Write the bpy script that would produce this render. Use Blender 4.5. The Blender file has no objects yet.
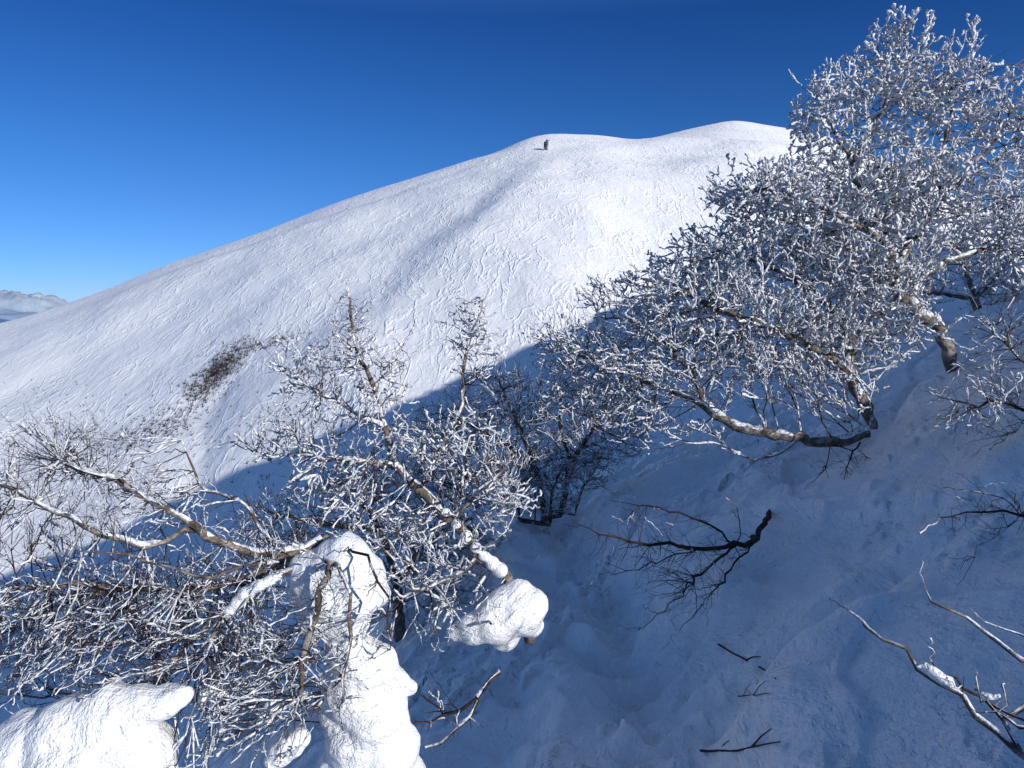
import bpy, bmesh, math, numpy as np
from mathutils import Vector
rng=np.random.default_rng(7)
sc=bpy.context.scene
F=760.0; HZ=310.0
# ---------------------------------------------------------------- helpers
def P(u,v,d):   # image pixel + assumed depth -> world metres
    return np.array([d*(u-512)/F, d, d*(HZ-v)/F])
def vnoise(x,y,seed=0):
    ix=np.floor(x).astype(np.int64); iy=np.floor(y).astype(np.int64)
    fx=x-ix; fy=y-iy
    def g(i,j):
        h=(i*374761393+j*668265263+seed*974634777)&0xffffffff
        h=((h^(h>>13))*1274126177)&0xffffffff
        h=h^(h>>16)
        a=(h&0xffff)/65536.0*2*np.pi
        return np.cos(a),np.sin(a)
    sx=fx*fx*fx*(fx*(fx*6-15)+10); sy=fy*fy*fy*(fy*(fy*6-15)+10)
    a,b=g(ix,iy); n00=a*fx+b*fy
    a,b=g(ix+1,iy); n10=a*(fx-1)+b*fy
    a,b=g(ix,iy+1); n01=a*fx+b*(fy-1)
    a,b=g(ix+1,iy+1); n11=a*(fx-1)+b*(fy-1)
    return 1.5*((n00*(1-sx)+n10*sx)*(1-sy)+(n01*(1-sx)+n11*sx)*sy)
def fbm(x,y,wl,oct=4,seed=0,gain=.5):
    s=0;a=1;f=1.0/wl
    for o in range(oct):
        c,sn=math.cos(o*1.1+.4),math.sin(o*1.1+.4)
        s=s+a*vnoise((x*c-y*sn)*f+o*17.3,(x*sn+y*c)*f-o*9.1,seed+o); a*=gain; f*=2.03
    return s
def sstep(t): t=np.clip(t,0,1); return t*t*(3-2*t)
def softplus(x,k=1.0): return np.where(x/k>20,x,k*np.log1p(np.exp(np.minimum(x/k,20))))
def smin(a,b,k):
    h=np.clip(.5+.5*(b-a)/k,0,1); return b*(1-h)+a*h-k*h*(1-h)
def smax(a,b,k): return -smin(-a,-b,k)
# ---------------------------------------------------------------- terrain height
Ta=np.array([-.95,-.674,-.595,-.542,-.463,-.332,-.226,-.108,-.016,.02,.05,.116,.168,.247,.293,.379,.5,.674,1.0])
Tv=np.array([352,324,306,292,267,233,201,173,151,139,134,134,141,129,122,131,165,225,330.])
Ty=np.array([380,420,430,440,455,480,500,530,560,580,590,610,640,680,700,700,700,700,700.])
Te=(HZ-Tv)/F
Tth=np.arctan(Ta); Tr=Ty*np.sqrt(1+Ta**2); Tz=Ty*Te
Tth=np.concatenate([[-1.5,-1.1],Tth,[1.1,1.5]])
Tr=np.concatenate([[500,520],Tr,[950,900]]); Tz=np.concatenate([[-95,-60],Tz,[-60,-95]])
thf=np.linspace(-1.5,1.5,1201)
def smt(v,k):
    w=np.hanning(k);w/=w.sum(); p=np.pad(v,(k//2,k//2),mode='edge'); return np.convolve(p,w,'valid')[:len(v)]
Rf=smt(np.interp(thf,Tth,Tr),121); Zf=smt(np.interp(thf,Tth,Tz),31)
Zs=smt(Zf,121)
SE=19.0
def plane(s,t): return -1.35+.343*s+.279*t
def H(x,y,detail=True):
    r=np.hypot(x,y); th=np.arctan2(x,y)
    s=(x-y)*.7071; t=(x+y)*.7071
    pl=plane(s,t)
    near=-1.6+.55*x-.25*softplus(-(x+1.0),.4)-.1*y
    c=.004+.011*np.clip(x/5,0,1)
    near=near-c*np.minimum(np.maximum(y-3,0),60)**2-.9*softplus(y-14.5,1.2)
    if detail:
        m=np.clip((pl-near-.05)/.35,0,1)*sstep((60-r)/30)
        d=.17*fbm(x,y,2.6,3,11)+.07*fbm(x,y,.7,4,21,.52)
        w=fbm(x+.4*y,y*.6,1.7,2,33); d=d+.14*(sstep((w+.05)/.16)-.5)
        w=fbm(x-.5*y,y*.8,.9,2,35); d=d+.05*(sstep((w+.05)/.13)-.5)
        w=fbm(x+.8*y,y*.5-.2*x,.42,2,37); d=d+.020*(sstep((w+.02)/.14)-.5)
        xc=.45+.22*np.sin(y*.55)+.05*(y-3); g=np.exp(-((x-xc)/.30)**2)
        d=d-.24*g*sstep((y-1.5)/1.5)+.15*np.exp(-((x-xc+.5)/.20)**2)*(.7+.6*fbm(x,y,.5,2,44))
        d=d+g*.10*fbm(x,y,.24,3,51)
        yc=2.7+.42*(x-.5)+.12*np.sin(x*2.1); g2=np.exp(-((y-yc)/.11)**2)*sstep((x-.5)/.5)
        d=d-.09*g2
        cl=fbm(x,y,.13,2,57); msk=sstep((fbm(x,y,1.3,2,58)-.05)/.3)
        d=d+.04*msk*sstep((cl-.15)/.22)
        near=near+d*m
    near=smin(near,pl-.02-np.maximum(s-4,0)*.6,.12)
    tc=np.maximum(t,0); sc_=4+.15*tc
    cz=plane(sc_,tc)
    if detail: cz=cz+sstep((t-12)/40)*(1.1*fbm(t,t*0+3.3,22,4,92,.65)-.6)
    spur=np.where(s<sc_,cz-.9*(sc_-s),cz-.3*(s-sc_))
    spur=spur-np.maximum(t-420,0)*.9-.6*np.maximum(-t,0)-3*(1-sstep(t/20))
    R=np.interp(th,thf,Rf); Z0=np.interp(th,thf,Zf); Z1=np.interp(th,thf,Zs)
    q=1-r/R; bl=sstep(q/.22); Z=Z0*(1-bl)+Z1*bl; D=Z1+100
    mt=np.where(q>=0,Z-D*np.abs(q)**1.22,Z-260*np.abs(q)**1.25)
    a=np.tan(np.clip(th,-1.3,1.3)); tt=r/R
    tcv=np.interp(a,[-.6,-.41,-.28,-.17,-.05,0,.06],[.47,.5,.5,.51,.6,.67,.74])
    tcv=tcv+.010*fbm(x,y,60,2,81)
    amp=np.interp(a,[-.6,-.38,-.2,-.05,.08],[0,2.5,5.0,3.6,0])
    k=(tcv-tt)
    mt=mt+amp*sstep((k+.05)/.12)*(1-sstep((k-.06)/.25))
    k2=(np.interp(a,[-.02,.1,.2,.32,.42],[.80,.70,.66,.72,.8])-tt); mt=mt+np.interp(a,[-.02,.1,.3,.42],[0,3.0,3.2,0])*sstep((k2+.05)/.14)*(1-sstep((k2-.08)/.3))
    # shoulder just under the western skyline: thin bright rim in front of the far crest
    k3=(.86+.03*np.sin(a*9)-tt); mt=mt+np.interp(a,[-.7,-.5,-.3,-.12,0],[0,1.6,3.0,2.0,0])*sstep((k3+.03)/.06)*(1-sstep((k3-.05)/.2))
    fade=sstep(np.abs(q)/.02)
    mt=mt+fade*(3.6*fbm(x*.8+y*.45,y*.55-x*.3,95,3,61)*np.clip(q*5,.18,1)+.32*fbm(x+.5*y,y*.6,17,4,71)*np.clip(q*6,.3,1))
    gx=-.405+.25*(tt-.42)+.012*fbm(x,y,14,2,77); gd=np.exp(-((a-gx)/.028)**2)*sstep((tt-.24)/.08)*(1-sstep((tt-.46)/.08))
    mt=mt-1.3*gd
    mt=np.where(np.abs(th)>1.25,mt-(np.abs(th)-1.25)*120,mt)
    if detail:
        spur=spur+.4*fbm(x,y,9,3,91)*sstep(r/60)
    return smax(smax(near,spur,.4),mt,1.5)
def Hs(x,y): return float(H(np.array([x*1.0]),np.array([y*1.0]))[0])
def hit(u,v,y0=20,y1=900):
    y=np.geomspace(y0,y1,2500); x=y*(u-512)/F; z=y*(HZ-v)/F
    h=H(x,y); i=np.argmax(h>z); return np.array([x[i],y[i],h[i]])
# ---------------------------------------------------------------- materials
def newmat(name):
    m=bpy.data.materials.new(name); m.use_nodes=True; nt=m.node_tree
    return m,nt,nt.nodes['Principled BSDF']
def N(nt,t,**kw):
    n=nt.nodes.new(t)
    for k,v in kw.items(): setattr(n,k,v)
    return n
def noise(nt,vec,scale,detail=5,rough=.55,dist=0):
    n=N(nt,'ShaderNodeTexNoise'); n.inputs['Scale'].default_value=scale; n.inputs['Detail'].default_value=detail
    n.inputs['Roughness'].default_value=rough; n.inputs['Distortion'].default_value=dist
    nt.links.new(vec,n.inputs['Vector']); return n.outputs['Fac']
def mth(nt,op,a,b=None,c=None):
    n=N(nt,'ShaderNodeMath',operation=op)
    for i,q in enumerate((a,b,c)):
        if q is None: continue
        if isinstance(q,(int,float)): n.inputs[i].default_value=q
        else: nt.links.new(q,n.inputs[i])
    return n.outputs[0]
def ramp(nt,fac,stops):
    n=N(nt,'ShaderNodeValToRGB'); e=n.color_ramp.elements
    while len(e)<len(stops): e.new(.5)
    for i,(p,c) in enumerate(stops): e[i].position=p; e[i].color=(*c,1)
    nt.links.new(fac,n.inputs[0]); return n.outputs[0]
def bump(nt,h,dist,strength=1,prev=None):
    n=N(nt,'ShaderNodeBump'); n.inputs['Distance'].default_value=dist; n.inputs['Strength'].default_value=strength
    nt.links.new(h,n.inputs['Height'])
    if prev is not None: nt.links.new(prev,n.inputs['Normal'])
    return n.outputs[0]
def mapping(nt,vec,rot,scale):
    n=N(nt,'ShaderNodeMapping'); n.inputs['Rotation'].default_value=rot; n.inputs['Scale'].default_value=scale
    nt.links.new(vec,n.inputs[0]); return n.outputs[0]
def ridge(nt,n,k,c=.5):
    return mth(nt,'SUBTRACT',1,mth(nt,'MINIMUM',mth(nt,'MULTIPLY',mth(nt,'ABSOLUTE',mth(nt,'SUBTRACT',n,c)),k),1))
def mat_mountain():
    m,nt,b=newmat('wind_packed_snow'); L=nt.links
    oc=N(nt,'ShaderNodeTexCoord').outputs['Object']
    v1=mapping(nt,oc,(0,0,math.radians(38)),(1,.34,.6))
    v2=mapping(nt,oc,(0,0,math.radians(-48)),(1,.30,.6))
    v3=mapping(nt,oc,(0,0,math.radians(10)),(1,.45,.6))
    n1=noise(nt,v1,.16,5,.58,.5)
    def mask(s,a):
        n=noise(nt,oc,s,2,.5); return mth(nt,'MINIMUM',mth(nt,'MAXIMUM',mth(nt,'MULTIPLY',mth(nt,'SUBTRACT',n,a),5),.1),1)
    l1=mth(nt,'MULTIPLY',ridge(nt,noise(nt,v2,.13,4,.5,.5),26),mask(.045,.38))
    l2=mth(nt,'MULTIPLY',ridge(nt,noise(nt,v1,.12,4,.5,.6),28,.47),mask(.038,.40))
    l3=mth(nt,'MULTIPLY',ridge(nt,noise(nt,v3,.26,3,.5,.5),18,.52),mask(.06,.45))
    fine=noise(nt,oc,.8,6,.68)
    nb=bump(nt,n1,.9,.62); nb=bump(nt,l1,.25,.8,nb); nb=bump(nt,l2,.25,.8,nb); nb=bump(nt,l3,.14,.75,nb); nb=bump(nt,fine,.30,.68,nb)
    L.new(nb,b.inputs['Normal'])
    ls=mth(nt,'MAXIMUM',l1,mth(nt,'MAXIMUM',l2,mth(nt,'MULTIPLY',l3,.6)))
    L.new(ramp(nt,mth(nt,'ADD',mth(nt,'MULTIPLY',ls,.5),mth(nt,'MULTIPLY',n1,.5)),[(.1,(.85,.865,.885)),(.5,(.96,.96,.96))]),b.inputs['Base Color'])  # raised ripple lines also painted lighter, imitating the light they catch
    b.inputs['Roughness'].default_value=.6; b.inputs['Specular IOR Level'].default_value=.25
    return m
def mat_snow(name='snow',k=1.0,c=1.0):
    m,nt,b=newmat(name); L=nt.links
    oc=N(nt,'ShaderNodeTexCoord').outputs['Object']
    n1=noise(nt,mapping(nt,oc,(0,0,.5),(1,.6,1)),2.6,6,.6,.6); n2=noise(nt,oc,16,5,.6); n3=noise(nt,oc,140,3,.6)
    nb=bump(nt,n1,.13*k,.85); nb=bump(nt,n2,.032*k,.85,nb); nb=bump(nt,n3,.006,.85,nb)
    L.new(nb,b.inputs['Normal'])
    L.new(ramp(nt,n1,[(.3,(.85*c,.87*c,.90*c)),(.7,(.93*c,.935*c,.94*c))]),b.inputs['Base Color'])
    b.inputs['Roughness'].default_value=.55; b.inputs['Specular IOR Level'].default_value=.3
    return m
def mat_bark(name,c0,c1,c2,sc_=18):
    m,nt,b=newmat(name); L=nt.links
    oc=N(nt,'ShaderNodeTexCoord').outputs['Object']
    n1=noise(nt,oc,sc_,5,.65,.5); n2=noise(nt,mapping(nt,oc,(0,0,0),(1,1,3)),70,4,.6)
    f=mth(nt,'ADD',mth(nt,'MULTIPLY',n1,.7),mth(nt,'MULTIPLY',n2,.3))
    L.new(ramp(nt,f,[(.38,c0),(.5,c1),(.62,c2)]),b.inputs['Base Color'])
    L.new(bump(nt,f,.014,.9),b.inputs['Normal']); b.inputs['Roughness'].default_value=.8; b.inputs['Specular IOR Level'].default_value=.2
    return m
def mat_rime():
    m,nt,b=newmat('rime_frost'); L=nt.links
    oc=N(nt,'ShaderNodeTexCoord').outputs['Object']
    n=noise(nt,oc,60,3,.6)
    L.new(ramp(nt,n,[(.36,(.22,.22,.24)),(.50,(.60,.62,.66)),(.64,(.88,.90,.93))]),b.inputs['Base Color'])
    L.new(bump(nt,n,.008,.9),b.inputs['Normal']); b.inputs['Roughness'].default_value=.6
    return m
M_mt=mat_mountain(); M_snow=mat_snow(); M_lump=mat_snow('tree_snow',.7,.95)
M_bark=mat_bark('birch_bark',(.042,.033,.028),(.13,.105,.086),(.36,.325,.285))
M_twig=mat_bark('twig_bark',(.018,.011,.009),(.045,.029,.022),(.085,.056,.043),10)
M_rime=mat_rime()
MATS=[M_bark,M_twig,M_rime,M_lump]
def mkmesh(name,verts,quads,mats,midx=None,smooth=True):
    me=bpy.data.meshes.new(name)
    nv=len(verts); nf=len(quads)
    me.vertices.add(nv); me.vertices.foreach_set('co',np.asarray(verts,dtype=np.float32).ravel())
    me.loops.add(nf*4); me.loops.foreach_set('vertex_index',np.asarray(quads,dtype=np.int32).ravel())
    me.polygons.add(nf); me.polygons.foreach_set('loop_start',np.arange(0,nf*4,4,dtype=np.int32))
    me.polygons.foreach_set('loop_total',np.full(nf,4,dtype=np.int32))
    for m in mats: me.materials.append(m)
    if midx is not None: me.polygons.foreach_set('material_index',np.asarray(midx,dtype=np.int32))
    me.polygons.foreach_set('use_smooth',np.full(nf,smooth))
    me.update()
    o=bpy.data.objects.new(name,me); sc.collection.objects.link(o); return o
# ---------------------------------------------------------------- terrain mesh
th=np.concatenate([np.linspace(-math.pi,-1.25,30,endpoint=False),np.linspace(-1.25,-.66,60,endpoint=False),
    np.linspace(-.66,.66,620,endpoint=False),np.linspace(.66,1.25,90,endpoint=False),np.linspace(1.25,math.pi,31)])
rr=np.concatenate([np.geomspace(.35,1.5,14,endpoint=False),np.geomspace(1.5,20,440,endpoint=False),np.geomspace(20,90,90,endpoint=False),np.geomspace(90,760,330,endpoint=False),np.geomspace(760,2600,40)])
def sheet(name,rs,mat):
    A,Rg=np.meshgrid(th,rs); X=Rg*np.sin(A); Y=Rg*np.cos(A); Zz=H(X,Y)
    n,m=A.shape; idx=np.arange(n*m).reshape(n,m)
    q=np.stack([idx[:-1,:-1],idx[:-1,1:],idx[1:,1:],idx[1:,:-1]],-1).reshape(-1,4)[:,::-1]
    return mkmesh(name,np.stack([X,Y,Zz],-1).reshape(-1,3),q,[mat])
isp=int(np.searchsorted(rr,38))
sheet('snow_slope',rr[:isp+1],M_snow); sheet('snow_mountain',rr[isp:],M_mt)
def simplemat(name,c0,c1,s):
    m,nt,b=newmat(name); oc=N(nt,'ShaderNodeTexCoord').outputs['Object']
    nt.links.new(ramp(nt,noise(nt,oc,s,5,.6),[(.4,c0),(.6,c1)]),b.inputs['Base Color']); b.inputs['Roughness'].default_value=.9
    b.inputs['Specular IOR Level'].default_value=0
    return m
def polar(name,ta,rs,zf,mat):
    A,Rg=np.meshgrid(ta,rs); X=Rg*np.sin(A);Y=Rg*np.cos(A); idx=np.arange(A.size).reshape(A.shape)
    q=np.stack([idx[:-1,:-1],idx[:-1,1:],idx[1:,1:],idx[1:,:-1]],-1).reshape(-1,4)[:,::-1]
    mkmesh(name,np.stack([X,Y,zf(X,Y,Rg,A)],-1).reshape(-1,3),q,[mat])
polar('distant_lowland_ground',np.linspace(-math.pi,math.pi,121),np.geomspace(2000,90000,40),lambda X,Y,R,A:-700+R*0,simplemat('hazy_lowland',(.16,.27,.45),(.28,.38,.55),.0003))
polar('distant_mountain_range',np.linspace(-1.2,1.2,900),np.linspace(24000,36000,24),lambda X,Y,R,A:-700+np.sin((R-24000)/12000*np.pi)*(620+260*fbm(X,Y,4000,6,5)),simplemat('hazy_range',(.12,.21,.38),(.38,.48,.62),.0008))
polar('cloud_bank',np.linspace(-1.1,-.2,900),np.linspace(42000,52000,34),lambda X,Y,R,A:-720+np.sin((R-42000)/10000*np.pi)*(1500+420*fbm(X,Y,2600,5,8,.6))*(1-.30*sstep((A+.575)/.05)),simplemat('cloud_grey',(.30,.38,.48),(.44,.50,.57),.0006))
# ---------------------------------------------------------------- trees
class Acc:
    def __init__(s): s.v=[];s.q=[];s.m=[];s.n=0
    def tubes(s,pts,rad,sides,mat):
        pts=np.asarray(pts,float); rad=np.asarray(rad,float)
        if pts.ndim==2: pts=pts[None]; rad=rad[None]
        K,n,_=pts.shape
        if K==0: return
        tg=np.gradient(pts,axis=1); tg/=np.linalg.norm(tg,axis=2,keepdims=True)+1e-9
        if K==1:
            _,_,vt=np.linalg.svd(tg[0],full_matrices=True); ref=vt[2][None]
        else:
            mt=tg.mean(1); rv=rng.normal(size=(K,3)); ref=np.cross(mt,rv); ref/=np.linalg.norm(ref,axis=1,keepdims=True)+1e-9
        ref=np.repeat(ref[:,None,:],n,1)
        a=np.cross(tg,ref); a/=np.linalg.norm(a,axis=2,keepdims=True)+1e-9; b=np.cross(tg,a)
        an=np.arange(sides)/sides*2*np.pi
        V=pts[:,:,None,:]+rad[:,:,None,None]*(np.cos(an)[None,None,:,None]*a[:,:,None,:]+np.sin(an)[None,None,:,None]*b[:,:,None,:])
        idx=(np.arange(K*n*sides)+s.n).reshape(K,n,sides); nx=np.roll(idx,-1,axis=2)
        q=np.stack([idx[:,:-1],nx[:,:-1],nx[:,1:],idx[:,1:]],-1).reshape(-1,4)
        s.v.append(V.reshape(-1,3)); s.q.append(q); s.m.append(np.full(len(q),mat)); s.n+=K*n*sides
    def make(s,name): return mkmesh(name,np.concatenate(s.v),np.concatenate(s.q),MATS,np.concatenate(s.m))
def blob(u,v,d,ru,rv,rd,n,tilt=0):
    p=rng.normal(size=(n,3)); p/=np.linalg.norm(p,axis=1,keepdims=True); p*=rng.random((n,1))**(1/2.4)
    x=p[:,0]*ru; y=p[:,1]*rv; t=math.radians(tilt); x,y=x*math.cos(t)-y*math.sin(t),x*math.sin(t)+y*math.cos(t)
    c=P(u,v,d); k=d/F
    return c+np.stack([x*k,p[:,2]*rd,-y*k],1)
def chain(pts,step=.05,jit=.15):
    pts=[np.array(p,float) for p in pts]; out=[]
    n=len(pts)
    for i in range(n-1):
        p0=pts[max(i-1,0)];p1=pts[i];p2=pts[i+1];p3=pts[min(i+2,n-1)]
        m=max(2,int(np.linalg.norm(p2-p1)/step))
        for k in range(m):
            t=k/m; out.append(.5*((2*p1)+(p2-p0)*t+(2*p0-5*p1+4*p2-p3)*t*t+(3*p1-p0-3*p2+p3)*t**3))
    out.append(pts[-1]); out=np.array(out)
    out[1:-1]+=rng.normal(size=out[1:-1].shape)*step*jit
    return out
UP=np.array([0,0,1.])
WIND=np.array([-.15,-.28,.92]); WIND/=np.linalg.norm(WIND)
def twigbatch(A,B,D,rb,twl,up,trop,rime,rimep,rscale,n_,jit,spread=.75):
    K=len(B)
    side=rng.normal(size=(K,3)); side/=np.linalg.norm(side,axis=1,keepdims=True)
    d0=D*.75+side*spread+UP*up*.5+np.array(trop)*.6
    d0/=np.linalg.norm(d0,axis=1,keepdims=True)
    d1=d0+UP*up*1.1+np.array(trop)+rng.normal(size=(K,3))*.3; d1/=np.linalg.norm(d1,axis=1,keepdims=True)
    ln=rng.uniform(*twl,size=K)*rng.uniform(.5,1,K)
    t=np.linspace(0,1,n_)
    pts=B[:,None,:]+ln[:,None,None]*(t[None,:,None]*d0[:,None,:]*(1-.5*t[None,:,None])+.5*(t**2)[None,:,None]*d1[:,None,:])
    pts[:,1:-1]+=rng.normal(size=(K,n_-2,3))*jit
    rad=rb[:,None]*np.linspace(.9,.5,n_)[None]*rscale
    A.tubes(pts,rad,3,1)
    if rime>0:
        # rime builds up in patches: whole parts of the crown carry more of it
        pc=sstep((fbm(B[:,0]+.7*B[:,1],B[:,2],.38,2,15)+.55)/.8)
        mk=rng.random(K)<rimep*(.55+.5*pc)
        q=pts[mk]; k2=len(q); f=np.abs(rng.normal(size=(k2,n_)))*.85+.25
        tr=rime*f*np.linspace(.55,1.2,n_)[None]*(.65+.6*pc[mk])[:,None]
        A.tubes(q+(rad[mk]*.6+tr*.45)[:,:,None]*WIND,tr*.8+rad[mk]*.3,4,2)
    return pts,rad
def grow(name,limbs,atts,bf=.35,r0=.0022,pexp=2.35,rime=.006,rimep=.9,twigs=1.6,twl=(.06,.18),up=.35,trop=(0,0,0),clear=True,clumps=.01,rscale=1.0,barkr=.009,sub=0.0):
    pos=[];par=[];pl=[];limbr=[]
    for L,rb in limbs:
        c=chain([P(*p) for p in L])
        if pos:
            D=np.linalg.norm(np.array(pos)-c[0],axis=1); j=int(np.argmin(D)); base=j if D[j]<.35 else -1
        else: base=-1
        for i,p in enumerate(c):
            pa=base if i==0 else len(pos)-1
            pos.append(p); par.append(pa); pl.append(0 if pa<0 else pl[pa]*.98+np.linalg.norm(p-pos[pa])*.4)
            limbr.append(rb*(1-.75*i/len(c)))
    ns=len(pos)
    att=np.concatenate(atts) if len(atts) else np.zeros((0,3))
    if clear and len(att):
        g=H(att[:,0],att[:,1]); att=att[att[:,2]>g+.06]
    if len(att):
        PP=np.array(pos); PL=np.array(pl)
        best=np.full(len(att),1e9); bp=np.zeros(len(att),int)
        for i in range(ns):
            c=np.linalg.norm(att-PP[i],axis=1)+bf*PL[i]; m=c<best; best[m]=c[m]; bp[m]=i
        alive=np.ones(len(att),bool)
        for _ in range(len(att)):
            i=int(np.argmin(np.where(alive,best,1e9))); alive[i]=False
            p=att[i]; pa=int(bp[i]); ln=pl[pa]+np.linalg.norm(p-pos[pa])
            e=p-pos[pa]; dl=np.linalg.norm(e); m=max(1,int(dl/.07)); prev=pa; p0=pos[pa]
            sag=rng.normal(size=3)*dl*.08+np.array([0,0,-dl*.05])
            for k in range(1,m+1):
                t=k/m; pos.append(p0+e*t+sag*4*t*(1-t)); par.append(prev); prev=len(pos)-1; pl.append(pl[pa]+dl*t); limbr.append(0)
            c=np.linalg.norm(att-p,axis=1)+bf*ln; mm=alive&(c<best); best[mm]=c[mm]; bp[mm]=prev
    pos=np.array(pos); par=np.array(par); n=len(pos); limbr=np.array(limbr)
    w=np.zeros(n)
    ch=[[] for _ in range(n)]
    for i in range(n):
        if par[i]>=0: ch[par[i]].append(i)
    for i in np.arange(n)[::-1]:
        w[i]=r0**pexp if not ch[i] else w[i]
        if par[i]>=0: w[par[i]]+=w[i]
    R=np.maximum(w**(1/pexp),limbr*.999)*rscale
    for it in range(2):
        np_=pos.copy()
        for i in range(ns,n):
            if ch[i]:
                c=max(ch[i],key=lambda k:R[k]); np_[i]=.5*pos[i]+.25*(pos[par[i]]+pos[c])
        pos=np_
    pos[ns:]+=rng.normal(size=(n-ns,3))*.008
    A=Acc(); tw_b=[];tw_d=[];tw_r=[];fork=[]
    starts=[i for i in range(n) if par[i]<0]; stack=[(None,i) for i in starts]
    while stack:
        p,i=stack.pop(); idx=[] if p is None else [p]
        while True:
            idx.append(i)
            if not ch[i]: break
            c=sorted(ch[i],key=lambda k:-R[k])
            for o in c[1:]: stack.append((i,o))
            i=c[0]
        pts=pos[idx]; r=R[idx].copy()
        if p is not None: r[0]=r[1]
        if len(pts)<2: continue
        r[-1]*=.6
        big=r.max()>barkr
        if big: r=r*(1+.10*rng.normal(size=len(r)).clip(-1,1))
        A.tubes(pts,r,8 if r.max()>.015 else (5 if big else 3),0 if big else 1)
        if rime>0 and rng.random()<rimep:
            seg=np.linalg.norm(np.diff(pts,axis=0),axis=1); s=np.concatenate([[0],np.cumsum(seg)])
            m=max(3,int(s[-1]/.02)); ss=np.linspace(0,s[-1],m)
            q=np.stack([np.interp(ss,s,pts[:,k]) for k in range(3)],1); rq=np.interp(ss,s,r)
            tg=np.gradient(q,axis=0); tg/=np.linalg.norm(tg,axis=1,keepdims=True)+1e-9
            flat=np.sqrt(np.clip(1-tg[:,2]**2,0,1))
            f=np.abs(rng.normal(size=m))*.9+.3; f=np.convolve(np.pad(f,1,mode='edge'),[.2,.6,.2],'valid')
            th_=rime*f*(.35+.85*flat)
            cov=sstep((fbm(q[:,0]*1+q[:,1],q[:,2]*1.3,.13,2,5)+.28)/.25)
            th_=th_*cov
            off=(rq*.60+th_*.40)[:,None]*WIND
            rad=np.where(cov>.05,rq*.55+th_*.9,rq*.3)
            A.tubes(q+off,rad,6 if big else 4,2)
        for k in range(1,len(idx)):
            if r[k]<.011:
                kk=rng.poisson(twigs*(1.0 if k<len(idx)-1 else 1.5))
                dr=pts[k]-pts[k-1]; dr=dr/(np.linalg.norm(dr)+1e-9)
                for _ in range(kk): tw_b.append(pts[k]); tw_d.append(dr); tw_r.append(min(r[k],.003))
            if clumps>0 and .004<r[k]<.03 and rng.random()<clumps: fork.append((pts[k],pts[k]-pts[k-1],r[k]))
    if tw_b:
        pts,rad=twigbatch(A,np.array(tw_b),np.array(tw_d),np.array(tw_r),twl,up,trop,rime,rimep,rscale,7,.0045)
        if sub>0:
            K=len(pts); ns_=int(K*sub); ki=rng.integers(0,K,ns_); li=rng.integers(2,6,ns_)
            B=pts[ki,li]; D=pts[ki,li+1]-pts[ki,li-1]; D/=np.linalg.norm(D,axis=1,keepdims=True)+1e-9
            twigbatch(A,B,D,rad[ki,li]*.8,(twl[0]*.45,twl[1]*.5),up,trop,rime*.8,rimep,1.0,4,.002,1.0)
    for c,d,rk in fork:
        d=d/(np.linalg.norm(d)+1e-9)
        if abs(d[2])>.8: continue
        s=rng.uniform(.015,.055); t=np.linspace(0,np.pi,8); wd=rng.uniform(.25,.5)
        pt=c+UP*(rk+.15*s)-d*np.cos(t)[:,None]*s+rng.normal(size=(8,3))*s*.07
        A.tubes(pt,np.maximum(np.sin(t),.05)*s*wd*rng.uniform(.75,1.2,8),7,3)
    return A.make(name)
# --- right: tall rimed birch
grow('birch_tree',[
 ([(962,400,5.25),(950,362,5.2),(936,325,5.15),(906,302,5.1),(893,275,5.1),(885,240,5.15),(868,205,5.2),(855,170,5.3),(876,120,5.4),(902,70,5.4)],.050),
 ([(893,275,5.1),(915,235,5.2),(950,190,5.3),(985,150,5.4),(1012,110,5.5)],.022),
 ([(885,240,5.15),(850,222,5.0),(810,200,4.9),(765,188,4.9)],.020),
 ([(906,302,5.1),(935,268,5.3),(975,252,5.5),(1020,240,5.7)],.018),
 ([(855,170,5.3),(835,130,5.2),(828,90,5.2)],.015),
 ([(936,180,5.3),(950,120,5.4),(950,80,5.4)],.015)],
 [blob(895,88,5.4,54,66,.4,400),blob(830,118,5.3,36,52,.4,230),blob(955,105,5.4,48,58,.45,300),blob(1015,140,5.5,45,65,.5,290),
  blob(860,180,5.2,88,48,.6,560),blob(778,205,5.0,62,38,.5,420),blob(935,200,5.3,85,50,.6,500),blob(1015,235,5.6,50,55,.5,340),blob(865,250,5.1,72,48,.5,460),blob(735,192,5.0,30,20,.3,80),blob(905,40,5.4,14,24,.2,30),blob(962,48,5.4,12,22,.2,26)],
 bf=.45,rime=.0084,rimep=.92,twigs=.9,twl=(.06,.15),up=.5,clumps=.05,sub=.85,r0=.0019)
# --- second rimed birch beside it
grow('birch_tree',[
 ([(872,428,5.0),(860,398,4.95),(849,373,4.95),(852,345,5.0),(832,310,5.1),(800,285,5.2),(760,262,5.3),(718,250,5.4)],.032),
 ([(849,373,4.95),(810,345,4.9),(765,325,4.9),(720,310,5.0),(680,290,5.1)],.020),
 ([(852,345,5.0),(875,310,5.1),(900,285,5.2)],.015)],
 [blob(770,262,5.3,75,44,.5,480,-15),blob(705,262,5.4,58,36,.5,360,-25),blob(850,295,5.1,68,46,.5,460),blob(690,310,5.1,75,38,.5,450,-15),blob(780,330,4.95,80,46,.4,500),blob(645,292,5.3,34,24,.3,110),blob(840,350,5.1,66,36,.3,280),blob(900,330,5.1,40,30,.3,120)],
 bf=.5,rime=.0066,rimep=.86,twigs=.9,twl=(.06,.15),up=.42,trop=(-.12,0,0),clumps=.03,sub=.8,r0=.0019)
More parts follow.
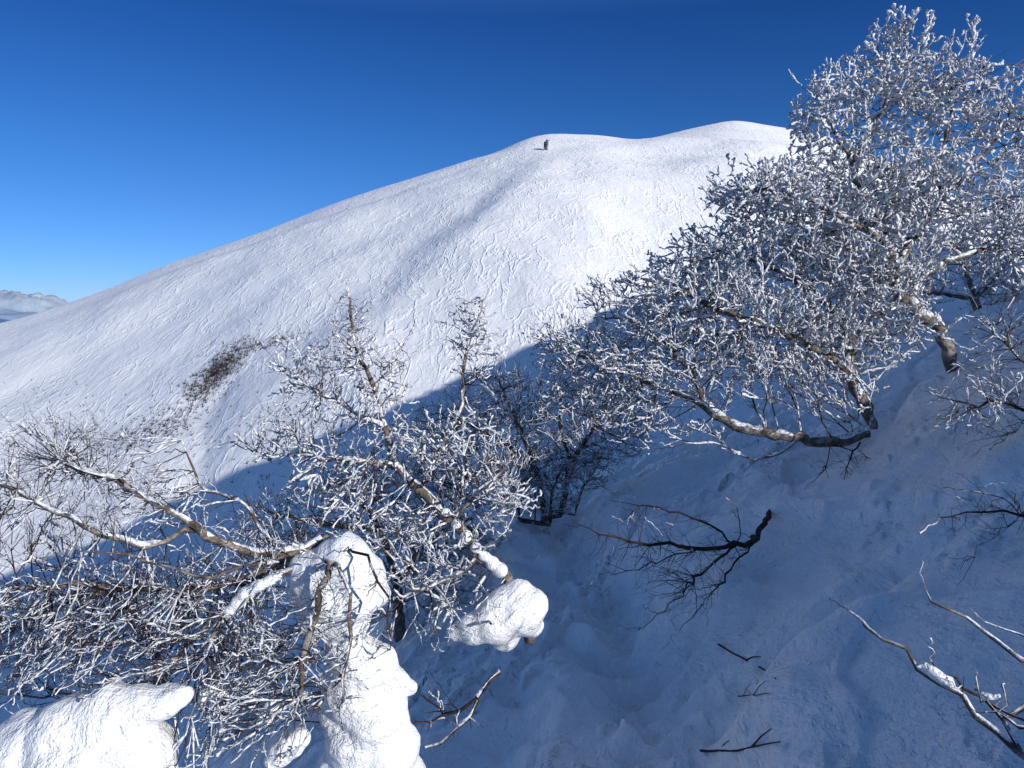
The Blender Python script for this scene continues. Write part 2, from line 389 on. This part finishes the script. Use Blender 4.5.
# --- low spreading birch
grow('birch_tree',[
 ([(868,432,4.85),(830,443,4.8),(800,438,4.8),(765,433,4.8),(735,425,4.8),(708,408,4.85),(675,392,5.0),(635,376,5.1),(595,360,5.3),(555,345,5.5)],.022),
 ([(800,438,4.8),(775,455,4.7),(748,458,4.7),(722,445,4.7)],.010),
 ([(708,408,4.85),(690,370,4.9),(660,340,5.0),(630,320,5.1)],.013)],
 [blob(640,350,5.2,82,42,.5,480,-10),blob(580,350,5.4,52,34,.4,340,10),blob(720,372,4.9,82,42,.4,430),blob(610,395,5.2,70,38,.4,320),blob(660,425,4.8,60,26,.3,90),blob(600,300,5.4,24,22,.2,60),blob(820,385,4.9,58,38,.3,190)],
 bf=.55,rime=.0050,rimep=.68,twigs=.9,twl=(.06,.15),up=.32,trop=(-.25,0,.0),clumps=.02,sub=.7,r0=.0019)
# --- thicket further down the hollow
grow('birch_tree',[
 ([(545,520,9.0),(536,470,9.0),(520,430,9.0),(505,395,9.0),(495,375,9.0)],.020),
 ([(560,515,8.8),(572,465,8.7),(595,425,8.7),(610,395,8.7)],.016),
 ([(536,470,9.0),(500,440,9.2),(460,420,9.4)],.014),([(572,465,8.7),(560,425,8.9),(565,385,8.9)],.012)],
 [blob(560,405,8.9,65,38,.8,380),blob(500,405,9.2,58,38,.8,380),blob(450,430,9.6,50,30,.8,280),blob(615,400,8.6,50,40,.6,280),blob(540,455,8.8,70,30,.6,380),blob(600,440,8.5,55,24,.5,220)],
 bf=.5,rime=.0045,rimep=.35,twigs=1.3,twl=(.12,.28),up=.35,clumps=0,r0=.0030,sub=.7)
# low scrub around its foot
grow('snowy_scrub',[
 ([(520,520,8.4),(515,490,8.4),(505,465,8.4)],.010),([(550,525,8.3),(552,495,8.3),(560,470,8.3)],.010),([(575,515,8.3),(582,490,8.3),(596,468,8.3)],.010),([(535,522,8.3),(535,495,8.3),(530,475,8.3)],.010)],
 [blob(515,478,8.4,34,26,.4,200),blob(552,478,8.3,34,26,.4,220),blob(588,470,8.3,30,22,.4,150),blob(545,500,8.2,44,16,.3,130)],
 bf=.6,rime=.0050,rimep=.5,twigs=1.2,twl=(.08,.2),up=.3,trop=(-.15,0,0),clumps=.02,r0=.0024,sub=.5,clear=True)
grow('birch_tree',[
 ([(400,640,7.5),(395,580,7.5),(380,530,7.6),(350,490,7.6)],.03),
 ([(395,580,7.5),(440,530,7.5),(465,480,7.6)],.022),
 ([(380,530,7.6),(300,520,7.8),(240,500,8)],.022)],
 [blob(390,500,7.6,90,45,.8,480),blob(290,530,7.9,70,40,.8,280),blob(460,480,7.5,55,46,.8,380),blob(430,560,7.3,90,45,.8,440)],
 bf=.5,rime=.004,rimep=.3,twigs=1.3,twl=(.1,.26),up=.3,clumps=0,r0=.0034,sub=.6)
grow('birch_tree',[
 ([(150,760,6),(160,680,6),(140,620,6.1),(100,590,6.2)],.03),
 ([(160,680,6),(210,620,6),(250,590,6)],.022)],
 [blob(120,610,6.1,110,40,.8,380),blob(230,610,6,80,45,.8,340),blob(150,670,6,130,45,.8,380),blob(40,640,6,60,45,.8,260)],
 bf=.5,rime=.003,rimep=.3,twigs=1.2,twl=(.1,.24),up=.3,clumps=0,r0=.003,sub=.5)
grow('birch_tree',[([(985,345,8.0),(975,300,8.0),(960,250,8.1)],.03),([(975,300,8.0),(1010,260,8.0)],.022),([(975,300,8.0),(920,290,8.0)],.016)],
 [blob(950,250,8.1,75,45,.6,420),blob(1015,250,8.1,50,60,.6,420),blob(900,290,8,50,35,.6,240),blob(1010,300,7.9,40,35,.4,200)],
 bf=.5,rime=.006,rimep=.55,twigs=1.1,twl=(.1,.24),up=.4,clumps=0,r0=.003,sub=.5)
# --- foreground left: wind-swept birch
grow('birch_tree',[
 ([(395,860,2.95),(388,760,2.9),(380,690,2.85),(352,620,2.8),(335,560,2.7),(322,540,2.65)],.024),
 ([(322,540,2.65),(285,556,2.6),(240,548,2.55),(195,530,2.5),(150,500,2.5),(105,475,2.5),(60,460,2.55)],.006),
 ([(335,550,2.65),(290,575,2.55),(250,592,2.5),(222,620,2.5),(205,655,2.5)],.014),
 ([(322,540,2.65),(260,575,2.7),(180,590,2.7),(90,585,2.7),(10,590,2.7)],.006),
 ([(285,556,2.6),(240,500,2.7),(200,485,2.8),(182,440,2.8)],.005),
 ([(335,550,2.65),(328,575,2.40),(312,630,2.34),(300,700,2.34)],.006),
 ([(322,545,2.65),(345,575,2.38),(350,640,2.33),(340,710,2.33)],.005),
 ([(340,545,2.6),(372,560,2.42),(385,600,2.38),(390,650,2.36)],.005),
 ([(285,556,2.6),(215,575,2.35),(150,560,2.3),(70,545,2.3)],.004),
 ([(195,530,2.5),(120,540,2.4),(40,500,2.4),(-20,480,2.4)],.005)],
 [blob(70,440,2.6,75,25,.25,160,12),blob(40,480,2.5,60,32,.25,190),blob(140,500,2.55,70,28,.3,190,15),blob(50,535,2.6,80,22,.3,150),
  blob(90,595,2.6,110,28,.35,280),blob(200,590,2.6,75,40,.35,270),blob(260,545,2.6,55,32,.3,130),blob(130,640,2.6,110,28,.35,270),
  blob(240,650,2.5,60,45,.3,280),blob(285,680,2.4,48,65,.2,270),blob(220,715,2.5,50,40,.25,170),blob(30,640,2.7,60,40,.3,170),
  blob(322,630,2.35,22,80,.04,110),blob(345,680,2.33,22,60,.04,50),blob(380,610,2.38,20,50,.04,40)],
 bf=.85,rime=.0024,rimep=.48,twigs=.6,twl=(.05,.16),up=.02,trop=(-.45,0,-.04),clear=False,clumps=.02,r0=.0012,barkr=.0062,sub=.4)
# --- foreground centre birch with snow-laden limb
grow('birch_tree',[
 ([(530,640,3.4),(508,578,3.3),(482,556,3.25),(452,522,3.2),(420,492,3.2),(398,468,3.2),(386,430,3.25),(372,385,3.3),(354,345,3.3),(350,298,3.3)],.018),
 ([(420,492,3.2),(445,440,3.3),(462,395,3.4),(468,350,3.4),(482,300,3.4)],.009),
 ([(386,430,3.25),(350,410,3.2),(310,385,3.2),(280,370,3.2)],.008),
 ([(398,468,3.2),(340,460,3.1),(290,455,3.1),(255,450,3.1)],.007),
 ([(452,522,3.2),(480,490,3.1),(520,455,3.1)],.006),
 ([(482,556,3.25),(440,585,3.1),(400,600,3.0),(380,640,2.9)],.007),
 ([(372,385,3.3),(400,350,3.4),(415,325,3.4)],.004)],
 [blob(320,375,3.2,55,28,.3,150,20),blob(352,332,3.3,20,42,.2,90),blob(385,375,3.3,30,40,.3,80),blob(474,345,3.4,22,50,.2,140),blob(300,430,3.15,60,30,.3,180),
  blob(390,450,3.2,60,40,.35,220),blob(460,450,3.3,50,40,.35,180),blob(500,490,3.2,36,42,.3,150),blob(420,540,3.1,70,45,.35,300),blob(450,600,3.1,60,28,.3,120),blob(340,490,3.0,60,35,.3,190)],
 bf=.65,rime=.0036,rimep=.68,twigs=.65,twl=(.05,.14),up=.28,trop=(-.1,0,0),clear=False,clumps=.035,r0=.0014,barkr=.0072,sub=.5)
# --- lower limb under the snow step
grow('bare_branch',[([(500,672,3.0),(478,700,2.95),(445,718,2.9),(415,722,2.85)],.011),([(478,700,2.95),(455,735,2.9),(425,748,2.85)],.008),([(445,718,2.9),(430,700,2.9),(415,690,2.85)],.006)],
 [blob(450,715,2.9,40,25,.1,20)],rime=.003,rimep=.5,twigs=.2,clear=False,clumps=0,barkr=.02)
# --- bare shrub in the shade
grow('leafless_shrub',[
 ([(776,498,4.8),(770,515,4.4),(752,540,4.05),(735,546,4.0),(700,548,4.0),(650,545,4.05),(600,535,4.1),(570,516,4.15)],.008),
 ([(735,546,4.0),(700,520,4.05),(650,508,4.1),(610,500,4.2)],.005),
 ([(735,546,4.0),(705,570,3.8),(675,600,3.5),(640,628,3.25)],.005),
 ([(755,540,4.05),(725,575,3.75),(700,610,3.4),(680,630,3.25)],.004),
 ([(700,548,4.0),(650,565,3.9),(600,575,3.85)],.004),
 ([(735,546,4.0),(740,520,4.0),(728,498,4.0)],.004)],
 [blob(650,540,4.05,80,38,.15,120),blob(690,585,3.65,40,30,.12,60)],
 bf=.9,rime=.002,rimep=.06,twigs=.5,twl=(.08,.2),up=.1,trop=(-.5,0,-.05),clumps=0,r0=.0017,clear=False,barkr=.02,sub=.3)
grow('leafless_shrub',[([(1070,425,3.8),(1030,412,3.8),(1000,402,3.75),(970,405,3.7),(935,395,3.7)],.006),([(1070,390,3.9),(1030,365,3.9),(1005,345,3.9),(985,320,3.9)],.006),([(1030,412,3.8),(1010,435,3.6),(990,450,3.5)],.004)],
 [blob(1005,350,3.9,44,60,.2,190),blob(990,410,3.7,52,40,.15,130)],bf=.8,rime=.0030,rimep=.5,twigs=.6,up=.1,trop=(-.3,0,0),clumps=0,clear=False,r0=.0015,barkr=.02,sub=.4)
grow('leafless_shrub',[([(1070,530,2.85),(1020,515,2.85),(985,512,2.85),(940,518,2.85)],.0045),([(1020,515,2.85),(990,540,2.75),(960,570,2.65)],.003),([(1020,515,2.85),(1000,497,2.9),(955,490,2.95)],.003)],
 [blob(985,515,2.85,50,28,.1,60)],bf=.8,rime=.002,rimep=.1,twigs=.5,up=.1,trop=(-.3,0,0),clumps=0,clear=False,r0=.0012,barkr=.02)
grow('leafless_shrub',[([(860,442,4.6),(845,470,4.4),(848,492,4.3)],.005),([(835,445,4.6),(822,470,4.5),(815,480,4.5)],.004)],
 [blob(845,465,4.45,35,24,.12,30)],bf=.8,rime=0,rimep=0,twigs=.4,up=0,trop=(-.1,0,-.3),clumps=0,clear=False,r0=.0017)
# --- broken limbs bottom right
grow('fallen_birch_limb',[([(1060,775,1.7),(1020,750,1.72),(975,716,1.76),(940,685,1.8),(900,650,1.86),(868,628,1.93),(848,611,1.98)],.0095),
 ([(1020,750,1.72),(985,700,1.8),(955,680,1.82),(932,662,1.85)],.006),([(1070,680,1.85),(1020,655,1.85),(985,630,1.9),(950,610,1.92),(924,586,1.98)],.007),
 ([(1060,745,1.7),(1024,722,1.72),(985,712,1.76)],.005),([(985,700,1.8),(1010,712,1.76),(1040,728,1.72)],.005),([(1060,655,1.85),(1020,640,1.9),(985,622,1.93)],.0035)],
 [blob(985,690,1.78,40,26,.03,10)],rime=.0010,rimep=.4,twigs=.06,clear=False,clumps=.02,barkr=.0065,r0=.0015)
def ground_twig(pixels,r):  # twig path given as image pixels, traced onto the terrain
    A=Acc(); pp=[]
    for u,v in pixels:
        h=hit(u,v,1.2,14); pp.append(h+UP*.012)
    c=chain(pp,.04,.06); c=.25*np.vstack([c[:1],c[:-1]])+.5*c+.25*np.vstack([c[1:],c[-1:]]); A.tubes(c,np.linspace(r,r*.4,len(c)),5,1)
    for k in (len(c)//3,2*len(c)//3):
        d=c[min(k+2,len(c)-1)]-c[k]; e=c[k]+d*1.2+np.array([.02,.03,.03]); A.tubes(np.array([c[k],(c[k]+e)/2+UP*.006,e]),np.array([r*.6,r*.5,r*.3]),4,1)
    A.make('broken_twig')
ground_twig([(718,647),(740,660),(762,671),(776,683)],.005)
ground_twig([(700,754),(735,755),(765,748),(782,746)],.005)
ground_twig([(738,700),(755,698),(770,697)],.003)
# ---------------------------------------------------------------- snow clumps
def snow_clump(name,balls,vox=.012,disp=.05,flat=.9,it=30):
    bm=bmesh.new()
    for (u,v,d,rp) in balls:
        c=P(u,v,d); r=rp*d/F
        k=rng.uniform(.95,1.15,3)
        res=bmesh.ops.create_icosphere(bm,subdivisions=3,radius=r)
        for w in res['verts']: w.co=Vector((w.co.x*k[0]+c[0],w.co.y*k[1]+c[1],w.co.z*flat*k[2]+c[2]))
    me=bpy.data.meshes.new(name); bm.to_mesh(me); bm.free(); me.materials.append(M_lump)
    o=bpy.data.objects.new(name,me); sc.collection.objects.link(o)
    m=o.modifiers.new('r','REMESH'); m.mode='VOXEL'; m.voxel_size=vox; m.use_smooth_shade=True
    m=o.modifiers.new('s','SMOOTH'); m.iterations=it; m.factor=.5
    for i,(sz,st) in enumerate(((.30,disp),(.10,disp*.4),(.02,disp*.07))):
        t=bpy.data.textures.new(name+str(i),'CLOUDS'); t.noise_scale=sz; t.noise_depth=2
        m=o.modifiers.new('d','DISPLACE'); m.texture=t; m.strength=st; m.mid_level=.5; m.texture_coords='GLOBAL'
    return o
snow_clump('snow_clump',[(342,562,2.6,29),(316,574,2.6,27),(364,572,2.62,22),(298,566,2.6,13),(328,594,2.6,32),(352,594,2.6,28),(320,618,2.6,24),(344,620,2.6,24),(302,600,2.6,15),(378,594,2.62,13),(345,544,2.6,14)],.010,.06,.9,20)
snow_clump('snow_clump',[(342,640,2.62,18),(352,655,2.62,25),(366,668,2.62,28),(358,692,2.62,32),(376,716,2.62,34),(362,738,2.62,32),(384,750,2.62,32),(380,790,2.62,44),(398,684,2.62,15),(410,688,2.62,11),(345,775,2.62,26),(338,715,2.62,14)],.010,.07,.9,22)
snow_clump('snow_clump',[(30,745,2.3,40),(70,730,2.3,36),(108,716,2.3,34),(140,708,2.3,26),(162,702,2.3,18),(180,696,2.3,10),(15,780,2.3,60),(90,775,2.3,60),(136,755,2.3,38),(148,780,2.3,34),(-20,770,2.3,50),(112,688,2.35,13),(98,696,2.35,14)],.011,.06,.85,26)
snow_clump('snow_clump',[(514,612,3.1,26),(497,622,3.1,24),(476,628,3.1,18),(528,606,3.1,20),(505,604,3.1,20),(458,632,3.1,12),(505,638,3.15,16),(518,594,3.12,14),(530,625,3.15,14)],.011,.045,.85,18)
snow_clump('snow_clump',[(278,576,2.55,6),(270,580,2.52,7),(258,586,2.5,8),(246,594,2.5,9),(238,602,2.5,8),(230,611,2.5,7),(222,620,2.5,6)],.007,.02,.9,8)
snow_clump('snow_clump',[(205,694,2.45,9),(214,688,2.45,9),(222,692,2.45,7)],.007,.028,.9,6)
snow_clump('snow_clump',[(268,716,2.4,9),(272,706,2.4,8),(262,722,2.4,6)],.007,.028,.9,6)
snow_clump('snow_clump',[(292,744,2.4,14),(282,752,2.4,13),(300,738,2.4,11),(275,760,2.4,9)],.007,.028,.9,6)
snow_clump('snow_clump',[(500,570,3.22,7),(492,563,3.22,7),(484,556,3.22,6),(476,548,3.2,6),(466,536,3.18,6),(456,524,3.17,6),(446,512,3.16,6)],.006,.015,.9,5)
# ---------------------------------------------------------------- shrubs on the far mountainside
A=Acc()
def tufts(u,v,su,sv,n,h=.9,tilt=0):
    for _ in range(n):
        a,b=rng.normal()*su,rng.normal()*sv; t=math.radians(tilt)
        q=hit(u+a*math.cos(t)-b*math.sin(t),v+a*math.sin(t)+b*math.cos(t),45)
        k=6; d=rng.normal(size=(k,3))*.55+UP; hh=h*rng.uniform(.5,1.2)
        pts=q+np.linspace(0,1,4)[None,:,None]*d[:,None,:]*hh
        pts[:,2:,2]-=.1*hh
        A.tubes(pts,np.full((k,4),.04)*np.linspace(1,.4,4)[None],3,1)
tufts(222,368,19,6,480,1.0,-42); tufts(203,386,18,9,200,.8,-40); tufts(268,343,20,3,130,.7,-15); tufts(150,432,32,8,280,.7,-25); tufts(180,430,42,16,150,.5)
tufts(350,470,70,20,120,.8); tufts(60,400,30,10,20,.6); tufts(655,160,60,6,30,.7); tufts(560,300,90,40,25,.5); tufts(745,150,25,8,40,.8)
A.make('mountainside_shrubs')
bm=bmesh.new(); q0=hit(546,150,45)  # small dark shape near the summit, a stack of rough lumps
for i in range(9):
    res=bmesh.ops.create_icosphere(bm,subdivisions=2,radius=1)
    o=q0+np.array([rng.normal()*.7,rng.normal()*1.5,i*.8-1.2]); s=np.array([rng.uniform(.6,1.2),rng.uniform(.8,1.6),rng.uniform(1,2)])
    for w in res['verts']:
        k=1+.25*math.sin(w.co.x*5+i)*math.cos(w.co.y*4+w.co.z*6); w.co=Vector((w.co.x*s[0]*k+o[0],w.co.y*s[1]*k+o[1],w.co.z*s[2]*k+o[2]))
me=bpy.data.meshes.new('summit_dark_shape'); bm.to_mesh(me); bm.free(); me.materials.append(simplemat('mottled_dark_grey',(.05,.05,.055),(.20,.21,.23),.8))
sc.collection.objects.link(bpy.data.objects.new('summit_dark_shape',me))
# ---------------------------------------------------------------- light, sky, camera
e=math.radians(SE); Ld=Vector((.7071*math.cos(e),-.7071*math.cos(e),math.sin(e)))
sl=bpy.data.lights.new('sun','SUN'); sl.energy=4.9; sl.angle=math.radians(.5); sl.color=(1,.96,.90)
so=bpy.data.objects.new('sun',sl); so.rotation_euler=Ld.to_track_quat('Z','Y').to_euler(); sc.collection.objects.link(so)
w=bpy.data.worlds.new('World'); sc.world=w; w.use_nodes=True; nt=w.node_tree
sky=nt.nodes.new('ShaderNodeTexSky'); sky.sky_type='NISHITA'; sky.sun_disc=False; sky.sun_elevation=e; sky.sun_rotation=math.radians(135)
sky.altitude=2500; sky.air_density=1.0; sky.dust_density=.1; sky.ozone_density=3.0
tc=nt.nodes.new('ShaderNodeTexCoord'); sep=nt.nodes.new('ShaderNodeSeparateXYZ'); nt.links.new(tc.outputs['Generated'],sep.inputs[0])
tint=ramp(nt,sep.outputs['Z'],[(0.0,(.31,.43,.74)),(.07,(.24,.42,.71)),(.20,(.16,.39,.68)),(.36,(.09,.29,.60)),(.62,(.88,.95,1.0))])
mx=nt.nodes.new('ShaderNodeMix'); mx.data_type='RGBA'; mx.blend_type='MULTIPLY'; mx.inputs[0].default_value=1
nt.links.new(sky.outputs[0],mx.inputs[6]); nt.links.new(tint,mx.inputs[7]); nt.links.new(mx.outputs[2],nt.nodes['Background'].inputs[0])
nt.nodes['Background'].inputs[1].default_value=.148
cd=bpy.data.cameras.new('camera'); co=bpy.data.objects.new('camera',cd); sc.collection.objects.link(co)
co.location=(0,0,0); co.rotation_euler=(math.pi/2,0,0); cd.sensor_width=36; cd.lens=F/1024*36; cd.shift_y=-(384-HZ)/1024
cd.clip_start=.05; cd.clip_end=200000; sc.camera=co
sc.view_settings.view_transform='Standard'; sc.view_settings.look='None'; sc.view_settings.exposure=0
